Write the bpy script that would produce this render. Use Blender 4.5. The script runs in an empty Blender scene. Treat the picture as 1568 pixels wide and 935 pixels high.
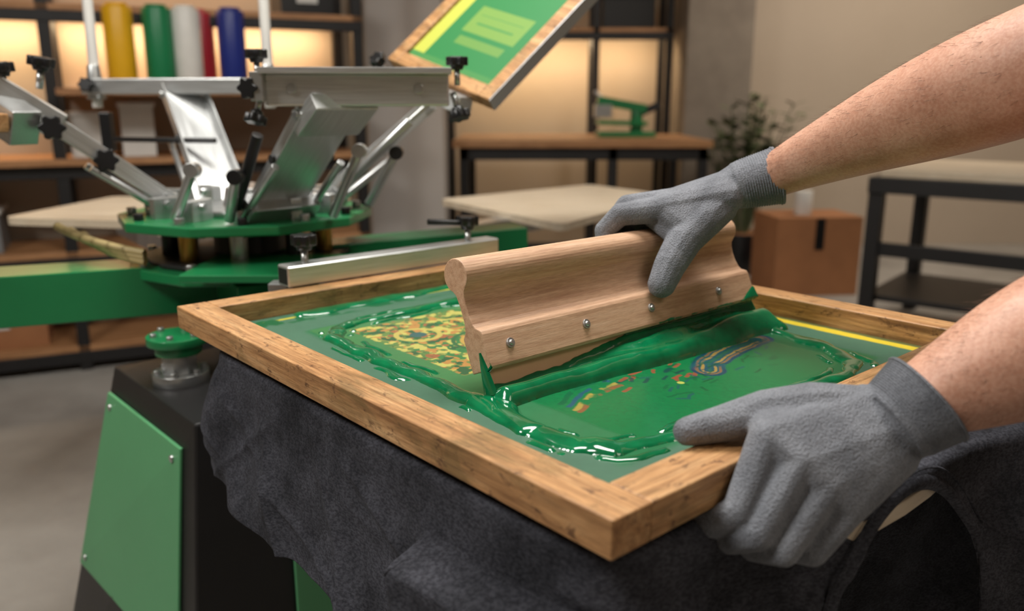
import bpy, bmesh, math, random
import numpy as np
from mathutils import Vector, Matrix, noise
random.seed(3); np.random.seed(3)
S=0.8
ZM=1.214-.364*S
E1=Vector((-.66,.7513,0)); E2=Vector((.7513,.66,0))
FM=Matrix(((E2.x,E1.x,0,.0815*S),(E2.y,E1.y,0,.611*S),(0,0,1,ZM),(0,0,0,1)))
def L(u,v,w): return Vector((v*S,u*S,w*S))
def lin(r,g,b,a=1):
    f=lambda c:(c/255/12.92) if c/255<=.04045 else ((c/255+.055)/1.055)**2.4
    return (f(r),f(g),f(b),a)
# ---------------------------------------------------------------- materials
def nt(name):
    m=bpy.data.materials.new(name); m.use_nodes=True
    t=m.node_tree; b=t.nodes['Principled BSDF']; return m,t,b
def mapped(t,scale,coord='Object'):
    tc=t.nodes.new('ShaderNodeTexCoord'); mp=t.nodes.new('ShaderNodeMapping')
    mp.inputs['Scale'].default_value=scale
    t.links.new(tc.outputs[coord],mp.inputs[0]); return mp.outputs[0]
def noi(t,vec,scale,detail=4,rough=.55,dist=0):
    n=t.nodes.new('ShaderNodeTexNoise'); n.inputs['Scale'].default_value=scale
    n.inputs['Detail'].default_value=detail; n.inputs['Roughness'].default_value=rough
    n.inputs['Distortion'].default_value=dist
    t.links.new(vec,n.inputs['Vector']); return n.outputs[0]
def ramp(t,fac,stops):
    r=t.nodes.new('ShaderNodeValToRGB'); e=r.color_ramp.elements
    while len(e)<len(stops): e.new(.5)
    for i,(p,c) in enumerate(stops): e[i].position=p; e[i].color=c
    t.links.new(fac,r.inputs[0]); return r.outputs[0]
def bump(t,b,h,strength=.2,dist=.001,prev=None):
    n=t.nodes.new('ShaderNodeBump'); n.inputs['Strength'].default_value=strength
    n.inputs['Distance'].default_value=dist
    t.links.new(h,n.inputs['Height'])
    if prev is not None: t.links.new(prev,n.inputs['Normal'])
    t.links.new(n.outputs[0],b.inputs['Normal']); return n.outputs[0]
def mixc(t,fac,a,b_,mode='MIX'):
    n=t.nodes.new('ShaderNodeMix'); n.data_type='RGBA'; n.blend_type=mode
    for sock,val in ((n.inputs[0],fac),(n.inputs[6],a),(n.inputs[7],b_)):
        if isinstance(val,(int,float,tuple)): sock.default_value=val
        else: t.links.new(val,sock)
    return n.outputs[2]
def plain(name,col,rough=.5,metal=0,var=.12,scale=8,bmp=.0,coat=0):
    m,t,b=nt(name)
    v=mapped(t,(1,1,1)); n=noi(t,v,scale,5)
    d=tuple(c*(1-var) for c in col[:3])+(1,); l=tuple(min(1,c*(1+var)) for c in col[:3])+(1,)
    t.links.new(ramp(t,n,[(.3,d),(.7,l)]),b.inputs['Base Color'])
    b.inputs['Roughness'].default_value=rough; b.inputs['Metallic'].default_value=metal
    b.inputs['Coat Weight'].default_value=coat
    if bmp: bump(t,b,noi(t,v,scale*30,3),bmp,.0005)
    return m
def wood(name,c1,c2,c3,stretch=(1.2,14,14),stain=None,rough=.5,fine=.3):
    m,t,b=nt(name)
    v=mapped(t,stretch)
    n=noi(t,v,5,9,.62,.35)
    col=ramp(t,n,[(.28,c1),(.5,c2),(.72,c3)])
    v2=mapped(t,(stretch[0]*6,stretch[1]*9,stretch[2]*9)); n2=noi(t,v2,6,3)
    col=mixc(t,fine,col,ramp(t,n2,[(.35,(.35,.3,.26,1)),(.6,(1,1,1,1))]),'MULTIPLY')
    if stain:
        v3=mapped(t,(3,6,6)); n3=noi(t,v3,3.2,6,.65,.6)
        k=ramp(t,n3,[(.52,(0,0,0,1)),(.66,(1,1,1,1))])
        col=mixc(t,k,col,mixc(t,.55,col,stain))
        v4=mapped(t,(5,9,9)); n4=noi(t,v4,9,5,.7,.4)
        col=mixc(t,ramp(t,n4,[(.57,(0,0,0,1)),(.66,(.8,.8,.8,1))]),col,lin(88,56,32))
        v5=mapped(t,(2.5,50,50)); n5=noi(t,v5,5,6,.7,.2)
        col=mixc(t,.65,col,ramp(t,n5,[(.36,(.40,.33,.26,1)),(.58,(1,1,1,1))]),'MULTIPLY')
    t.links.new(col,b.inputs['Base Color']); b.inputs['Roughness'].default_value=rough
    bump(t,b,n2,.3,.0005)
    return m
WOODF=wood('frame_wood',lin(138,94,54),lin(194,146,96),lin(220,178,128),stain=lin(98,84,44),rough=.5)
BEECH=wood('beech_wood',lin(184,142,112),lin(210,170,138),lin(222,186,156),stretch=(2.0,34,34),rough=.5,fine=.36)
BLADEM=plain('squeegee_blade_mat',lin(216,172,138),.35,var=.06)
TABLEW=wood('table_wood',lin(140,96,62),lin(176,128,86),lin(194,146,104),stretch=(1,8,8),rough=.5)
PALEW=wood('pale_board_wood',lin(190,172,148),lin(206,190,166),lin(216,202,182),stretch=(1,6,6),rough=.5,fine=.12)
GREEN=plain('green_paint',lin(24,118,68),.35,var=.1,scale=5,coat=.3)
GREENL=plain('green_panel_paint',lin(88,156,108),.42,var=.07,scale=3)
BLACK=plain('black_steel',lin(26,25,26),.45,var=.2)
BLKP=plain('black_plastic',lin(20,20,22),.35,var=.1)
STEEL=plain('zinc_steel',lin(184,186,186),.3,.85,var=.1,scale=20)
BRASS=plain('brass',lin(200,160,80),.3,.8,var=.1)
WHITEP=plain('white_plastic',lin(215,213,208),.4,var=.04)
HOSE=plain('tan_hose',lin(180,160,110),.5,var=.1)
CARD=plain('cardboard',lin(160,108,70),.8,var=.08)
def alu():
    m,t,b=nt('brushed_aluminium'); v=mapped(t,(2,90,90)); n=noi(t,v,6,4)
    t.links.new(ramp(t,n,[(.3,lin(186,188,188)),(.7,lin(216,218,218))]),b.inputs['Base Color'])
    b.inputs['Metallic'].default_value=.8
    t.links.new(ramp(t,n,[(.3,(.28,.28,.28,1)),(.7,(.4,.4,.4,1))]),b.inputs['Roughness'])
    bump(t,b,n,.08,.0003); return m
ALU=alu()
def skin():
    m,t,b=nt('skin'); v=mapped(t,(1,1,1))
    n=noi(t,v,16,5,.55); n2=noi(t,v,320,3)
    c=ramp(t,n,[(.3,lin(180,128,104)),(.55,lin(200,150,126)),(.75,lin(212,166,144))])
    c=mixc(t,.18,c,ramp(t,n2,[(.4,lin(166,112,90)),(.6,lin(224,188,166))]))
    t.links.new(c,b.inputs['Base Color']); b.inputs['Roughness'].default_value=.48
    b.inputs['Subsurface Weight'].default_value=.08; b.inputs['Subsurface Radius'].default_value=(.01,.004,.002)
    b.inputs['Subsurface Scale'].default_value=.4
    p=bump(t,b,n2,.35,.0006); bump(t,b,noi(t,mapped(t,(1,1,1)),45,3),.3,.003,p); return m
SKIN=skin()
HAIR=plain('arm_hair_mat',lin(96,62,40),.5)
def glove():
    m,t,b=nt('knit_glove_fabric'); v=mapped(t,(1,1,1))
    w=t.nodes.new('ShaderNodeTexVoronoi'); w.inputs['Scale'].default_value=620; t.links.new(v,w.inputs['Vector'])
    n=noi(t,v,30,5)
    c=ramp(t,n,[(.3,lin(112,116,124)),(.7,lin(144,148,156))])
    c=mixc(t,.6,c,ramp(t,w.outputs['Distance'],[(.1,(1,1,1,1)),(.7,(.42,.42,.44,1))]),'MULTIPLY')
    t.links.new(c,b.inputs['Base Color']); b.inputs['Roughness'].default_value=.8
    b.inputs['Sheen Weight'].default_value=.1
    p=bump(t,b,w.outputs['Distance'],.8,.001); bump(t,b,noi(t,v,55,4),.45,.004,p); return m
GLOVE=glove()
def shirtm():
    m,t,b=nt('charcoal_tshirt_fabric'); v=mapped(t,(1,1,1)); n=noi(t,v,12,9,.72)
    n2=noi(t,mapped(t,(1,1,1.8)),260,3)
    c=ramp(t,n,[(.34,lin(44,45,50)),(.66,lin(82,83,91))])
    c=mixc(t,.75,c,ramp(t,n2,[(.38,(.34,.34,.36,1)),(.60,(1.0,1.0,1.0,1))]),'MULTIPLY')
    t.links.new(c,b.inputs['Base Color']); b.inputs['Roughness'].default_value=.95
    b.inputs['Specular IOR Level'].default_value=.2
    p=bump(t,b,n2,.6,.0009); bump(t,b,noi(t,v,36,5,.6),.45,.005,p); return m
SHIRT=shirtm()
def inkm():
    m,t,b=nt('wet_green_ink')
    n=noi(t,mapped(t,(1,1,1)),40,3)
    t.links.new(ramp(t,n,[(.3,lin(2,92,54)),(.7,lin(6,118,72))]),b.inputs['Base Color'])
    b.inputs['Roughness'].default_value=.13; b.inputs['Coat Weight'].default_value=.9; b.inputs['Coat Roughness'].default_value=.05
    bump(t,b,noi(t,mapped(t,(1,1,1)),30,2),.15,.003); return m
INK=inkm()
def attrm(name,rlo,rhi,bs=.2):
    m,t,b=nt(name); a=t.nodes.new('ShaderNodeAttribute'); a.attribute_name='Col'
    t.links.new(a.outputs['Color'],b.inputs['Base Color'])
    mr=t.nodes.new('ShaderNodeMapRange'); mr.inputs[3].default_value=rlo; mr.inputs[4].default_value=rhi
    t.links.new(a.outputs['Alpha'],mr.inputs[0]); t.links.new(mr.outputs[0],b.inputs['Roughness'])
    if bs: bump(t,b,noi(t,mapped(t,(1,1,1)),1500,1),bs,.0002)
    return m
MESHM=attrm('screen_mesh_fabric',.55,.22,.15)
def emis(name,col,st):
    m,t,b=nt(name); b.inputs['Emission Color'].default_value=col; b.inputs['Emission Strength'].default_value=st; b.inputs['Base Color'].default_value=col; return m
LEDM=emis('warm_led_strip',(1,.72,.4,1),8)
# ---------------------------------------------------------------- object helpers
def obj(name,me,mat=None,parent=None,mw=None,smooth=False):
    o=bpy.data.objects.new(name,me); bpy.context.collection.objects.link(o)
    if mat is not None and len(me.materials)==0: me.materials.append(mat)
    if parent: o.parent=parent
    if mw is not None:
        o.matrix_local=mw
    if smooth:
        for p in me.polygons: p.use_smooth=True
    return o
def empty(name,mw=None):
    o=bpy.data.objects.new(name,None); bpy.context.collection.objects.link(o); o.empty_display_size=.05
    if mw is not None: o.matrix_world=mw
    return o
def mesh(name,vs,fs):
    me=bpy.data.meshes.new(name); me.from_pydata([tuple(v) for v in vs],[],fs); me.update(); return me
def fixn(me):
    bm=bmesh.new(); bm.from_mesh(me); bmesh.ops.recalc_face_normals(bm,faces=bm.faces); bm.to_mesh(me); bm.free()
def bev(o,w,seg=2):
    m=o.modifiers.new('bev','BEVEL'); m.width=w; m.segments=seg; m.limit_method='ANGLE'; m.angle_limit=math.radians(35); return o
def box(name,lo,hi,mat,parent=None,mw=None,b=.003):
    x0,y0,z0=lo;x1,y1,z1=hi
    me=mesh(name,[(x0,y0,z0),(x1,y0,z0),(x1,y1,z0),(x0,y1,z0),(x0,y0,z1),(x1,y0,z1),(x1,y1,z1),(x0,y1,z1)],
      [(0,3,2,1),(4,5,6,7),(0,1,5,4),(1,2,6,5),(2,3,7,6),(3,0,4,7)])
    o=obj(name,me,mat,parent,mw)
    if b: bev(o,b)
    return o
def frame_of(p0,p1,up=(0,0,1)):
    p0=Vector(p0);p1=Vector(p1); x=(p1-p0).normalized(); z=Vector(up); y=z.cross(x)
    if y.length<1e-4: y=Vector((0,1,0)).cross(x)
    y.normalize(); z=x.cross(y)
    M=Matrix((x,y,z)).transposed().to_4x4(); M.translation=p0; return M,(p1-p0).length
def beam(name,p0,p1,w,h,mat,parent=None,up=(0,0,1),b=.002):
    M,l=frame_of(p0,p1,up); return box(name,(0,-w/2,-h/2),(l,w/2,h/2),mat,parent,M,b)
def extr(name,prof,p0,p1,mat,parent=None,up=(0,0,1),b=0.0008):
    M,l=frame_of(p0,p1,up); n=len(prof)
    vs=[(0,a,c) for a,c in prof]+[(l,a,c) for a,c in prof]
    fs=[tuple(range(n))[::-1],tuple(range(n,2*n))]+[(i,(i+1)%n,n+(i+1)%n,n+i) for i in range(n)]
    me=mesh(name,vs,fs); fixn(me); o=obj(name,me,mat,parent,M)
    if b: bev(o,b,1)
    return o
def chan(name,p0,p1,w,h,mat,parent=None,up=(0,0,1),t=.004):
    a=w/2; prof=[(-a,0),(a,0),(a,h),(a-t,h),(a-t,t),(-a+t,t),(-a+t,h),(-a,h)]
    return extr(name,prof,p0,p1,mat,parent,up)
def cyl(name,p0,p1,r,mat,parent=None,r2=None,seg=32,b=.001,lobes=0):
    M,l=frame_of(p0,p1); r2=r if r2 is None else r2; vs=[]
    for k,(x,rr) in enumerate(((0,r),(l,r2))):
        for i in range(seg):
            a=2*math.pi*i/seg; q=rr*(1+(.16*math.cos(lobes*a) if lobes else 0)); vs.append((x,q*math.cos(a),q*math.sin(a)))
    fs=[tuple(range(seg))[::-1],tuple(range(seg,2*seg))]+[(i,(i+1)%seg,seg+(i+1)%seg,seg+i) for i in range(seg)]
    me=mesh(name,vs,fs); fixn(me); o=obj(name,me,mat,parent,M)
    if b: bev(o,b,2)
    for p in me.polygons:
        if len(p.vertices)==4: p.use_smooth=True
    return o
def tube(name,pts,r,mat,parent=None,mw=None,cyc=False):
    cu=bpy.data.curves.new(name,'CURVE'); cu.dimensions='3D'; cu.bevel_depth=r; cu.bevel_resolution=4
    s=cu.splines.new('POLY'); s.points.add(len(pts)-1)
    for i,p in enumerate(pts): s.points[i].co=(*p,1)
    s.use_cyclic_u=cyc; cu.materials.append(mat)
    o=bpy.data.objects.new(name,cu); bpy.context.collection.objects.link(o)
    if parent:o.parent=parent
    if mw is not None:o.matrix_local=mw
    return o
def knob(name,p,ax,parent,r=.016,h=.018,stem=.03):
    p=Vector(p);ax=Vector(ax).normalized()
    cyl(name+'_stem',p-ax*stem,p,r*.3,STEEL,parent,b=0)
    cyl(name,p,p+ax*h*.5,r*.6,BLKP,parent,r2=r*.75)
    cyl(name+'_grip',p+ax*h*.4,p+ax*h*1.3,r,BLKP,parent,lobes=6,seg=48,b=.002)
def smooth(x,a,b):
    t=max(0,min(1,(x-a)/(b-a))); return t*t*(3-2*t)
def vnoise(x,y,seed=0,oct=4):
    rng=np.random.RandomState(seed); out=np.zeros_like(x); amp=1;tot=0;f=1
    for o in range(oct):
        g=rng.rand(64,64); X=(x*f)%64;Y=(y*f)%64
        i=np.floor(X).astype(int);j=np.floor(Y).astype(int);a=X-i;b=Y-j;a=a*a*(3-2*a);b=b*b*(3-2*b)
        i%=64;j%=64;i1=(i+1)%64;j1=(j+1)%64
        out+=amp*((g[i,j]*(1-a)+g[i1,j]*a)*(1-b)+(g[i,j1]*(1-a)+g[i1,j1]*a)*b); tot+=amp; amp*=.5;f*=2
    return out/tot
def polydist(U,V,pts):
    D=np.full(U.shape,9.);T=np.zeros(U.shape)
    for k in range(len(pts)-1):
        ax,ay=pts[k];bx,by=pts[k+1];dx,dy=bx-ax,by-ay;q=dx*dx+dy*dy
        t=np.clip(((U-ax)*dx+(V-ay)*dy)/q,0,1);d=np.hypot(U-ax-t*dx,V-ay-t*dy)
        m=d<D;D=np.where(m,d,D);T=np.where(m,k+t,T)
    return D,T
def gridmesh(name,P,keep=None,cols=None):
    nu,nv=P.shape[:2]; idx=np.arange(nu*nv).reshape(nu,nv)
    q=np.stack([idx[:-1,:-1],idx[1:,:-1],idx[1:,1:],idx[:-1,1:]],-1).reshape(-1,4)
    if keep is not None:
        k=keep.reshape(-1); q=q[k[q].any(1)]
        used=np.unique(q); rem=-np.ones(nu*nv,int); rem[used]=np.arange(len(used)); q=rem[q]; vs=P.reshape(-1,3)[used]
        cc=None if cols is None else cols.reshape(-1,4)[used]
    else: vs=P.reshape(-1,3); cc=None if cols is None else cols.reshape(-1,4)
    me=bpy.data.meshes.new(name)
    me.vertices.add(len(vs)); me.vertices.foreach_set('co',vs.astype(np.float32).ravel())
    me.loops.add(len(q)*4); me.loops.foreach_set('vertex_index',q.astype(np.int32).ravel())
    me.polygons.add(len(q)); me.polygons.foreach_set('loop_start',np.arange(0,len(q)*4,4,dtype=np.int32))
    me.polygons.foreach_set('use_smooth',np.ones(len(q),bool))
    me.update(calc_edges=True); me.validate()
    if cc is not None:
        a=me.color_attributes.new('Col','FLOAT_COLOR','POINT'); a.data.foreach_set('color',cc.astype(np.float32).ravel())
    return me
# ================================================================ SCREEN FRAME
LU,LV=.97,.864; RW=.0505; WT=.034; WB=-.0036
scr=empty('screen_printing_frame',FM)
def rail(name,a,b,c,d):
    A,B,C,D=[L(*p,0) for p in (a,b,c,d)]
    x=(B-A).normalized(); y=Vector((0,0,1)).cross(x)
    M=Matrix((x,y,Vector((0,0,1)))).transposed().to_4x4(); M.translation=A; Mi=M.inverted()
    q=[Mi@p for p in (A,B,C,D)]
    vs=[(p.x,p.y,WB*S) for p in q]+[(p.x,p.y,WT*S) for p in q]
    me=mesh(name,vs,[(0,3,2,1),(4,5,6,7),(0,1,5,4),(1,2,6,5),(2,3,7,6),(3,0,4,7)]); fixn(me)
    o=obj(name,me,WOODF,scr,M); bev(o,.0018,3); return o
rail('rail_1',(0,0),(LU,0),(LU,RW),(0,RW))
rail('rail_2',(LU,RW),(LU,LV-RW),(LU-RW,LV-RW),(LU-RW,RW))
rail('rail_3',(LU,LV),(0,LV),(0,LV-RW),(LU,LV-RW))
rail('rail_4',(0,LV-RW),(0,RW),(RW,RW),(RW,LV-RW))
# mesh fabric with stencil art
nu,nv=800,700
u=np.linspace(RW-.004,LU-RW+.004,nu);v=np.linspace(RW-.004,LV-RW+.004,nv);U,V=np.meshgrid(u,v,indexing='ij')
def C(r,g_,b_): return np.array(lin(r,g_,b_)[:3])
ring=[(.84,.66),(.81,.55),(.80,.435),(.793,.254),(.775,.19),(.736,.165),(.6,.155),(.47,.15),(.352,.148),(.29,.135),(.227,.130),(.17,.14),(.138,.168),(.12,.236),(.11,.36),(.105,.5),(.106,.60),(.125,.655),(.211,.705),(.303,.715),(.36,.735)]
n1=vnoise(U*14,V*14,1);n2=vnoise(U*60,V*60,2);n3=vnoise(U*160,V*160,3,3);n4=vnoise(U*26,V*26,7)
col=np.zeros((nu,nv,4)); col[...,:3]=C(60,100,78)*(0.85+.3*n1[...,None])
def put(mask,c,al=None):
    m=mask[...,None]; col[...,:3]=col[...,:3]*(1-m)+np.asarray(c)*m
    if al is not None: col[...,3]=col[...,3]*(1-mask)+al*mask
def sm(x,a,b): t=np.clip((x-a)/(b-a),0,1); return t*t*(3-2*t)
def boxm(u0,u1,v0,v1,e=.004): 
    Ud=U+(n1-.5)*.006;Vd=V+(n4-.5)*.006
    return sm(Ud,u0-e,u0+e)*(1-sm(Ud,u1-e,u1+e))*sm(Vd,v0-e,v0+e)*(1-sm(Vd,v1-e,v1+e))
ins=boxm(.112,.80,.142,.71,.01)
put(ins,C(24,102,60),.55)
put(boxm(.36,.80,.15,.71),C(58,114,66),.4)
put(boxm(.135,.335,.20,.665,.006),C(16,106,60),.95)
put(boxm(.135,.335,.16,.20,.006),C(40,108,68),.6)
# art - far block : dense jungle style stencil
art=boxm(.45,.755,.20,.66,.003)
put(art,C(96,120,58),.3)
w_a=vnoise(U*22,V*22,40,2)*7
l1=np.abs(np.sin(U*52+w_a*2.4)); l2=np.abs(np.sin(V*60+U*30+w_a*3)); c1=vnoise(U*60,V*60,11,2); c2=vnoise(U*80,V*74,12,2); c3=vnoise(U*34,V*34,13,2)
put(art*sm(c3,.5,.54),C(40,110,58)); put(art*(1-sm(l1,.10,.2)),C(196,170,80)); put(art*(1-sm(l2,.08,.18)),C(20,76,46)); put(art*sm(c1,.62,.65),C(190,124,62)); put(art*sm(1-c1,.66,.69),C(160,74,50)); put(art*sm(c2,.63,.66),C(200,186,96)); put(art*sm(1-c2,.66,.69),C(18,66,42))
rr_=np.hypot(U-.56,V-.34); put(art*(1-sm(np.abs(rr_-.045),.003,.006)),C(196,150,70)); put(art*(1-sm(np.abs(rr_-.06),.002,.005)),C(24,80,48)); put(art*(1-sm(rr_,.018,.022)),C(180,84,54))
rr_=np.hypot(U-.66,V-.27); put(art*(1-sm(np.abs(rr_-.035),.003,.006)),C(196,174,88)); put(art*(1-sm(rr_,.012,.016)),C(30,70,90))
put(art*.30,C(66,112,60))
# art strip - front of squeegee
for k_,(off,cc_) in enumerate(((0,C(40,62,112)),(.012,C(180,148,70)),(.02,C(150,70,50)),(-.014,C(18,80,56)))):
    d1,_=polydist(U+(n4-.5)*.014+off,V,[(.27,.22),(.285,.25),(.297,.29),(.302,.33)]); put((1-sm(d1,.002,.005))*.8*sm(n2,.3,.5),cc_)
for k_ in range(26):
    a0,b0=.240+.075*random.random(),.31+.15*random.random(); an=random.uniform(.5,1.4)
    d1,_=polydist(U+(n2-.5)*.006,V,[(a0,b0),(a0+.010*math.cos(an),b0+.018*math.sin(an))]); put((1-sm(d1,.0018,.004))*.85,C(150,60,50) if k_%3 else C(22,48,62))
arc=[(.242,.47),(.262,.50),(.278,.55),(.285,.61),(.284,.66)]
d1,_=polydist(U+(n4-.5)*.012,V,arc); put((1-sm(d1,.022,.027))*.8,C(34,58,96))
for o_,cc_ in ((.016,C(140,92,60)),(.009,C(176,138,64)),(.0,C(40,96,66)),(.022,C(24,40,84))): put((1-sm(np.abs(d1-o_),.0012,.003))*.8*sm(n4,.3,.5),cc_)
for k_ in range(60):
    a0,b0=.19+.14*random.random(),.34+.30*random.random(); an=random.uniform(-1,2); d1,_=polydist(U+(n2-.5)*.008,V,[(a0,b0),(a0+.012*math.cos(an),b0+.02*math.sin(an))]); put((1-sm(d1,.0010,.003))*.65,(C(10,62,40),C(30,60,90),C(10,80,50))[k_%3])
d1=np.hypot(U-.235,V-.398); put(1-sm(d1,.004,.006),C(180,186,90))
put(boxm(.135,.335,.20,.665,.006)*.15,C(18,108,62),.95)
# tape / yellow lines, stains near rails
put(boxm(LU-RW-.030,LU-RW-.022,.06,.8,.002),C(186,176,50),.3)
put(boxm(.06,.93,LV-RW-.034,LV-RW-.012,.003),C(206,184,44),.3)
put(boxm(.06,.93,LV-RW-.012,LV-RW+.01,.003),C(90,96,50),.3)
put(boxm(.86,.93,.06,.8,.01)*sm(n4,.5,.6),C(20,92,56),.6)
col[...,:3]*=(.93+.14*n3[...,None])
P=np.stack([V*S,U*S,np.full_like(U,0.0)],-1)
obj('mesh_fabric',gridmesh('mesh_fabric',P,None,col),MESHM,scr)
# ink heightfield
H=np.full(U.shape,-.003)
Uw=U+(vnoise(U*13,V*13,31,3)-.5)*.034;Vw=V+(vnoise(U*13,V*13,32,3)-.5)*.034
d,T=polydist(Uw,Vw,ring)
lump=vnoise(U*16,V*16,33,2); tn=vnoise(T*1.3,T*0+3,34,2); wid=.0085+.010*tn+.003*(T>8)*(T<12)
def dome(d,w): 
    q=1-(d/w)**2; return np.where(q>0,np.sqrt(np.maximum(q,0)),q*.5)
H=np.maximum(H,(.0045+.008*lump*tn*1.4)*dome(d,wid)-.0006)
d2=np.abs(d-.019-.01*vnoise(U*20,V*20,38,2)); H=np.maximum(H,(.0035*sm(vnoise(T*2.1,T*0+9,39,2),.42,.6))*dome(d2,.0055)-.0008)
d,T=polydist(Uw,Vw,[(.905,.20),(.902,.4),(.905,.6),(.9,.8)])
H=np.maximum(H,.006*dome(d,.006+.02*vnoise(V*9,V*0,35,2))-.0006)
d,T=polydist(Uw,Vw,[(.8,.6),(.86,.7),(.87,.79)]); H=np.maximum(H,.006*dome(d,.018)-.0006)
Ub=U+(vnoise(V*9,V*0+1,36,3)-.5)*.016
wv=.025+.022*sm(V,.22,.6)
hb=(.018+.010*sm(V,.2,.6))*(.85+.3*vnoise(U*9,V*12,37,2))*dome(Ub-.338,wv)
rdg=.0030*np.sin((U*150+vnoise(U*8,V*6,41,2)*9))*(.5+vnoise(U*10,V*30,42,2)) ; hb=hb+np.where(hb>.002,rdg,0)
hb=np.where((V>.150)&(V<.76),hb,-.003); ed=sm(V,.150,.172)*(1-sm(V,.742,.762)); hb=hb*ed-.0015*(1-ed)
H=np.maximum(H,hb)
d,T=polydist(Uw,Vw,[(.36,.152),(.33,.158),(.28,.142),(.235,.13)]);H=np.maximum(H,.010*dome(d,.019)-.0006)
d,T=polydist(Uw,Vw,[(.40,.76),(.345,.765),(.30,.735)]);H=np.maximum(H,.012*dome(d,.020)-.0006)
P=np.stack([V*S,U*S,H*S],-1)
o=obj('ink_bead',gridmesh('ink_bead',P,H>-.0004),INK,scr); m_=o.modifiers.new('s','SMOOTH'); m_.iterations=3
# ================================================================ SQUEEGEE
sq=empty('squeegee',FM)
BU=.3565; TU,TW=.405,.914
def SQ(v,s,t): return L(BU+t*TU-s*TW, v, t*TW+s*TU+.0015)
def profx(name,prof,v0,v1,mat,bv=.0012):
    n=len(prof); vs=[SQ(v0,*p) for p in prof]+[SQ(v1,*p) for p in prof]
    fs=[tuple(range(n)),tuple(range(n,2*n))]+[(i,(i+1)%n,n+(i+1)%n,n+i) for i in range(n)]
    me=mesh(name,vs,fs); fixn(me); o=obj(name,me,mat,sq)
    if bv: bev(o,bv,2)
    return o
bulb=[(.0245*math.cos(a),.1605+.0225*math.sin(a)) for a in np.linspace(-.95,math.pi+.95,28)]
hp=[(.020,.033),(.022,.037),(.022,.078),(.0205,.083),(.0115,.0885),(.0080,.094),(.0052,.106),(.0045,.120),(.0058,.130),(.0085,.137)]
full=hp+bulb+[(-.010,.136),(-.008,.12),(-.008,.10),(-.011,.088),(-.019,.080),(-.019,.033)]
profx('handle',full,.165,.75,BEECH)
profx('blade',[(-.0055,0),(.0055,0),(.0055,.045),(-.0055,.045)],.167,.748,BLADEM,.0008)
for i,vb in enumerate((.205,.345,.485,.655)):
    c0=SQ(vb,.021,.060); c1=SQ(vb,.0245,.060); c2_=SQ(vb,.0275,.060)
    cyl('washer_%d'%(i+1),c0,c1,.0052,STEEL,sq,b=.0004); cyl('bolt_%d'%(i+1),c1,c2_,.0034,STEEL,sq,r2=.0022,b=.0006)
nvv,ntt=300,20; Pn=np.zeros((nvv,ntt,3))
for i in range(nvv):
    vv=.163+(.752-.163)*i/(nvv-1)
    tm=.014+.022*smooth(vv,.24,.50)+.005*(noise.noise(Vector((vv*22,0,0))))+.0015*noise.noise(Vector((vv*70,2,0)))
    tm+= .03*(1-smooth(vv,.163,.172))+.016*smooth(vv,.70,.75)
    for j in range(ntt):
        t=j/(ntt-1); tt_=t*tm
        base=.0062+(.0165*smooth(tt_,.0325,.0345)); th=base+.010*(1-t)**.8*(.9+.4*noise.noise(Vector((vv*14,t*2,5))))
        th=max(th,base+.0006)
        if j==ntt-1: th=base-.001
        Pn[i,j]=SQ(vv,th,tt_)
obj('ink_film',gridmesh('ink_film',Pn),INK,sq)
nS=20
Pn=np.zeros((nS,8,3))
for i in range(nS):
    t=.002+.055*i/(nS-1); wdt=.012*(1-(i/(nS-1))**1.5)+.002
    for j in range(8):
        a=math.pi*j/7; Pn[i,j]=SQ(.165-.006*math.sin(a)*(1-.7*i/(nS-1)),.012+wdt*math.cos(a)*.9-.004,t)
obj('ink_smear',gridmesh('ink_smear',Pn),INK,sq)
# ================================================================ HANDS
bmi=bmesh.new(); bmesh.ops.create_icosphere(bmi,subdivisions=2,radius=1); SPH=[v.co.copy() for v in bmi.verts]; bmi.free()
def hullmesh(bm,pts):
    b2=bmesh.new(); vs=[b2.verts.new(p) for p in pts]
    r=bmesh.ops.convex_hull(b2,input=vs)
    bad=list({g_ for g_ in r['geom_interior']+r['geom_unused'] if isinstance(g_,bmesh.types.BMVert)})
    bmesh.ops.delete(b2,geom=bad,context='VERTS')
    me=bpy.data.meshes.new('tmp'); b2.to_mesh(me); b2.free(); bm.from_mesh(me); bpy.data.meshes.remove(me)
def sph(p,r): 
    p=L(*p); return [p+s_*r*S for s_ in SPH]
def chain(bm,js):
    for (a,ra),(b,rb) in zip(js,js[1:]): hullmesh(bm,sph(a,ra)+sph(b,rb))
def ringpts(c,ax,r1,r2,up,n=28):
    c=L(*c); ax=L(*ax).normalized(); up=L(*up); y=(up-ax*up.dot(ax)).normalized(); z=ax.cross(y)
    return [c+(y*math.cos(a)*r1+z*math.sin(a)*r2)*S for a in [2*math.pi*i/n for i in range(n)]]
def glove_obj(name,bm,parent,vox=.0016,it=4):
    me=bpy.data.meshes.new(name); bm.to_mesh(me); bm.free()
    o=obj(name,me,GLOVE,parent)
    r=o.modifiers.new('rm','REMESH'); r.mode='VOXEL'; r.voxel_size=vox; r.use_smooth_shade=True
    s_=o.modifiers.new('sm','SMOOTH'); s_.factor=.5; s_.iterations=it
    return o
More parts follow.
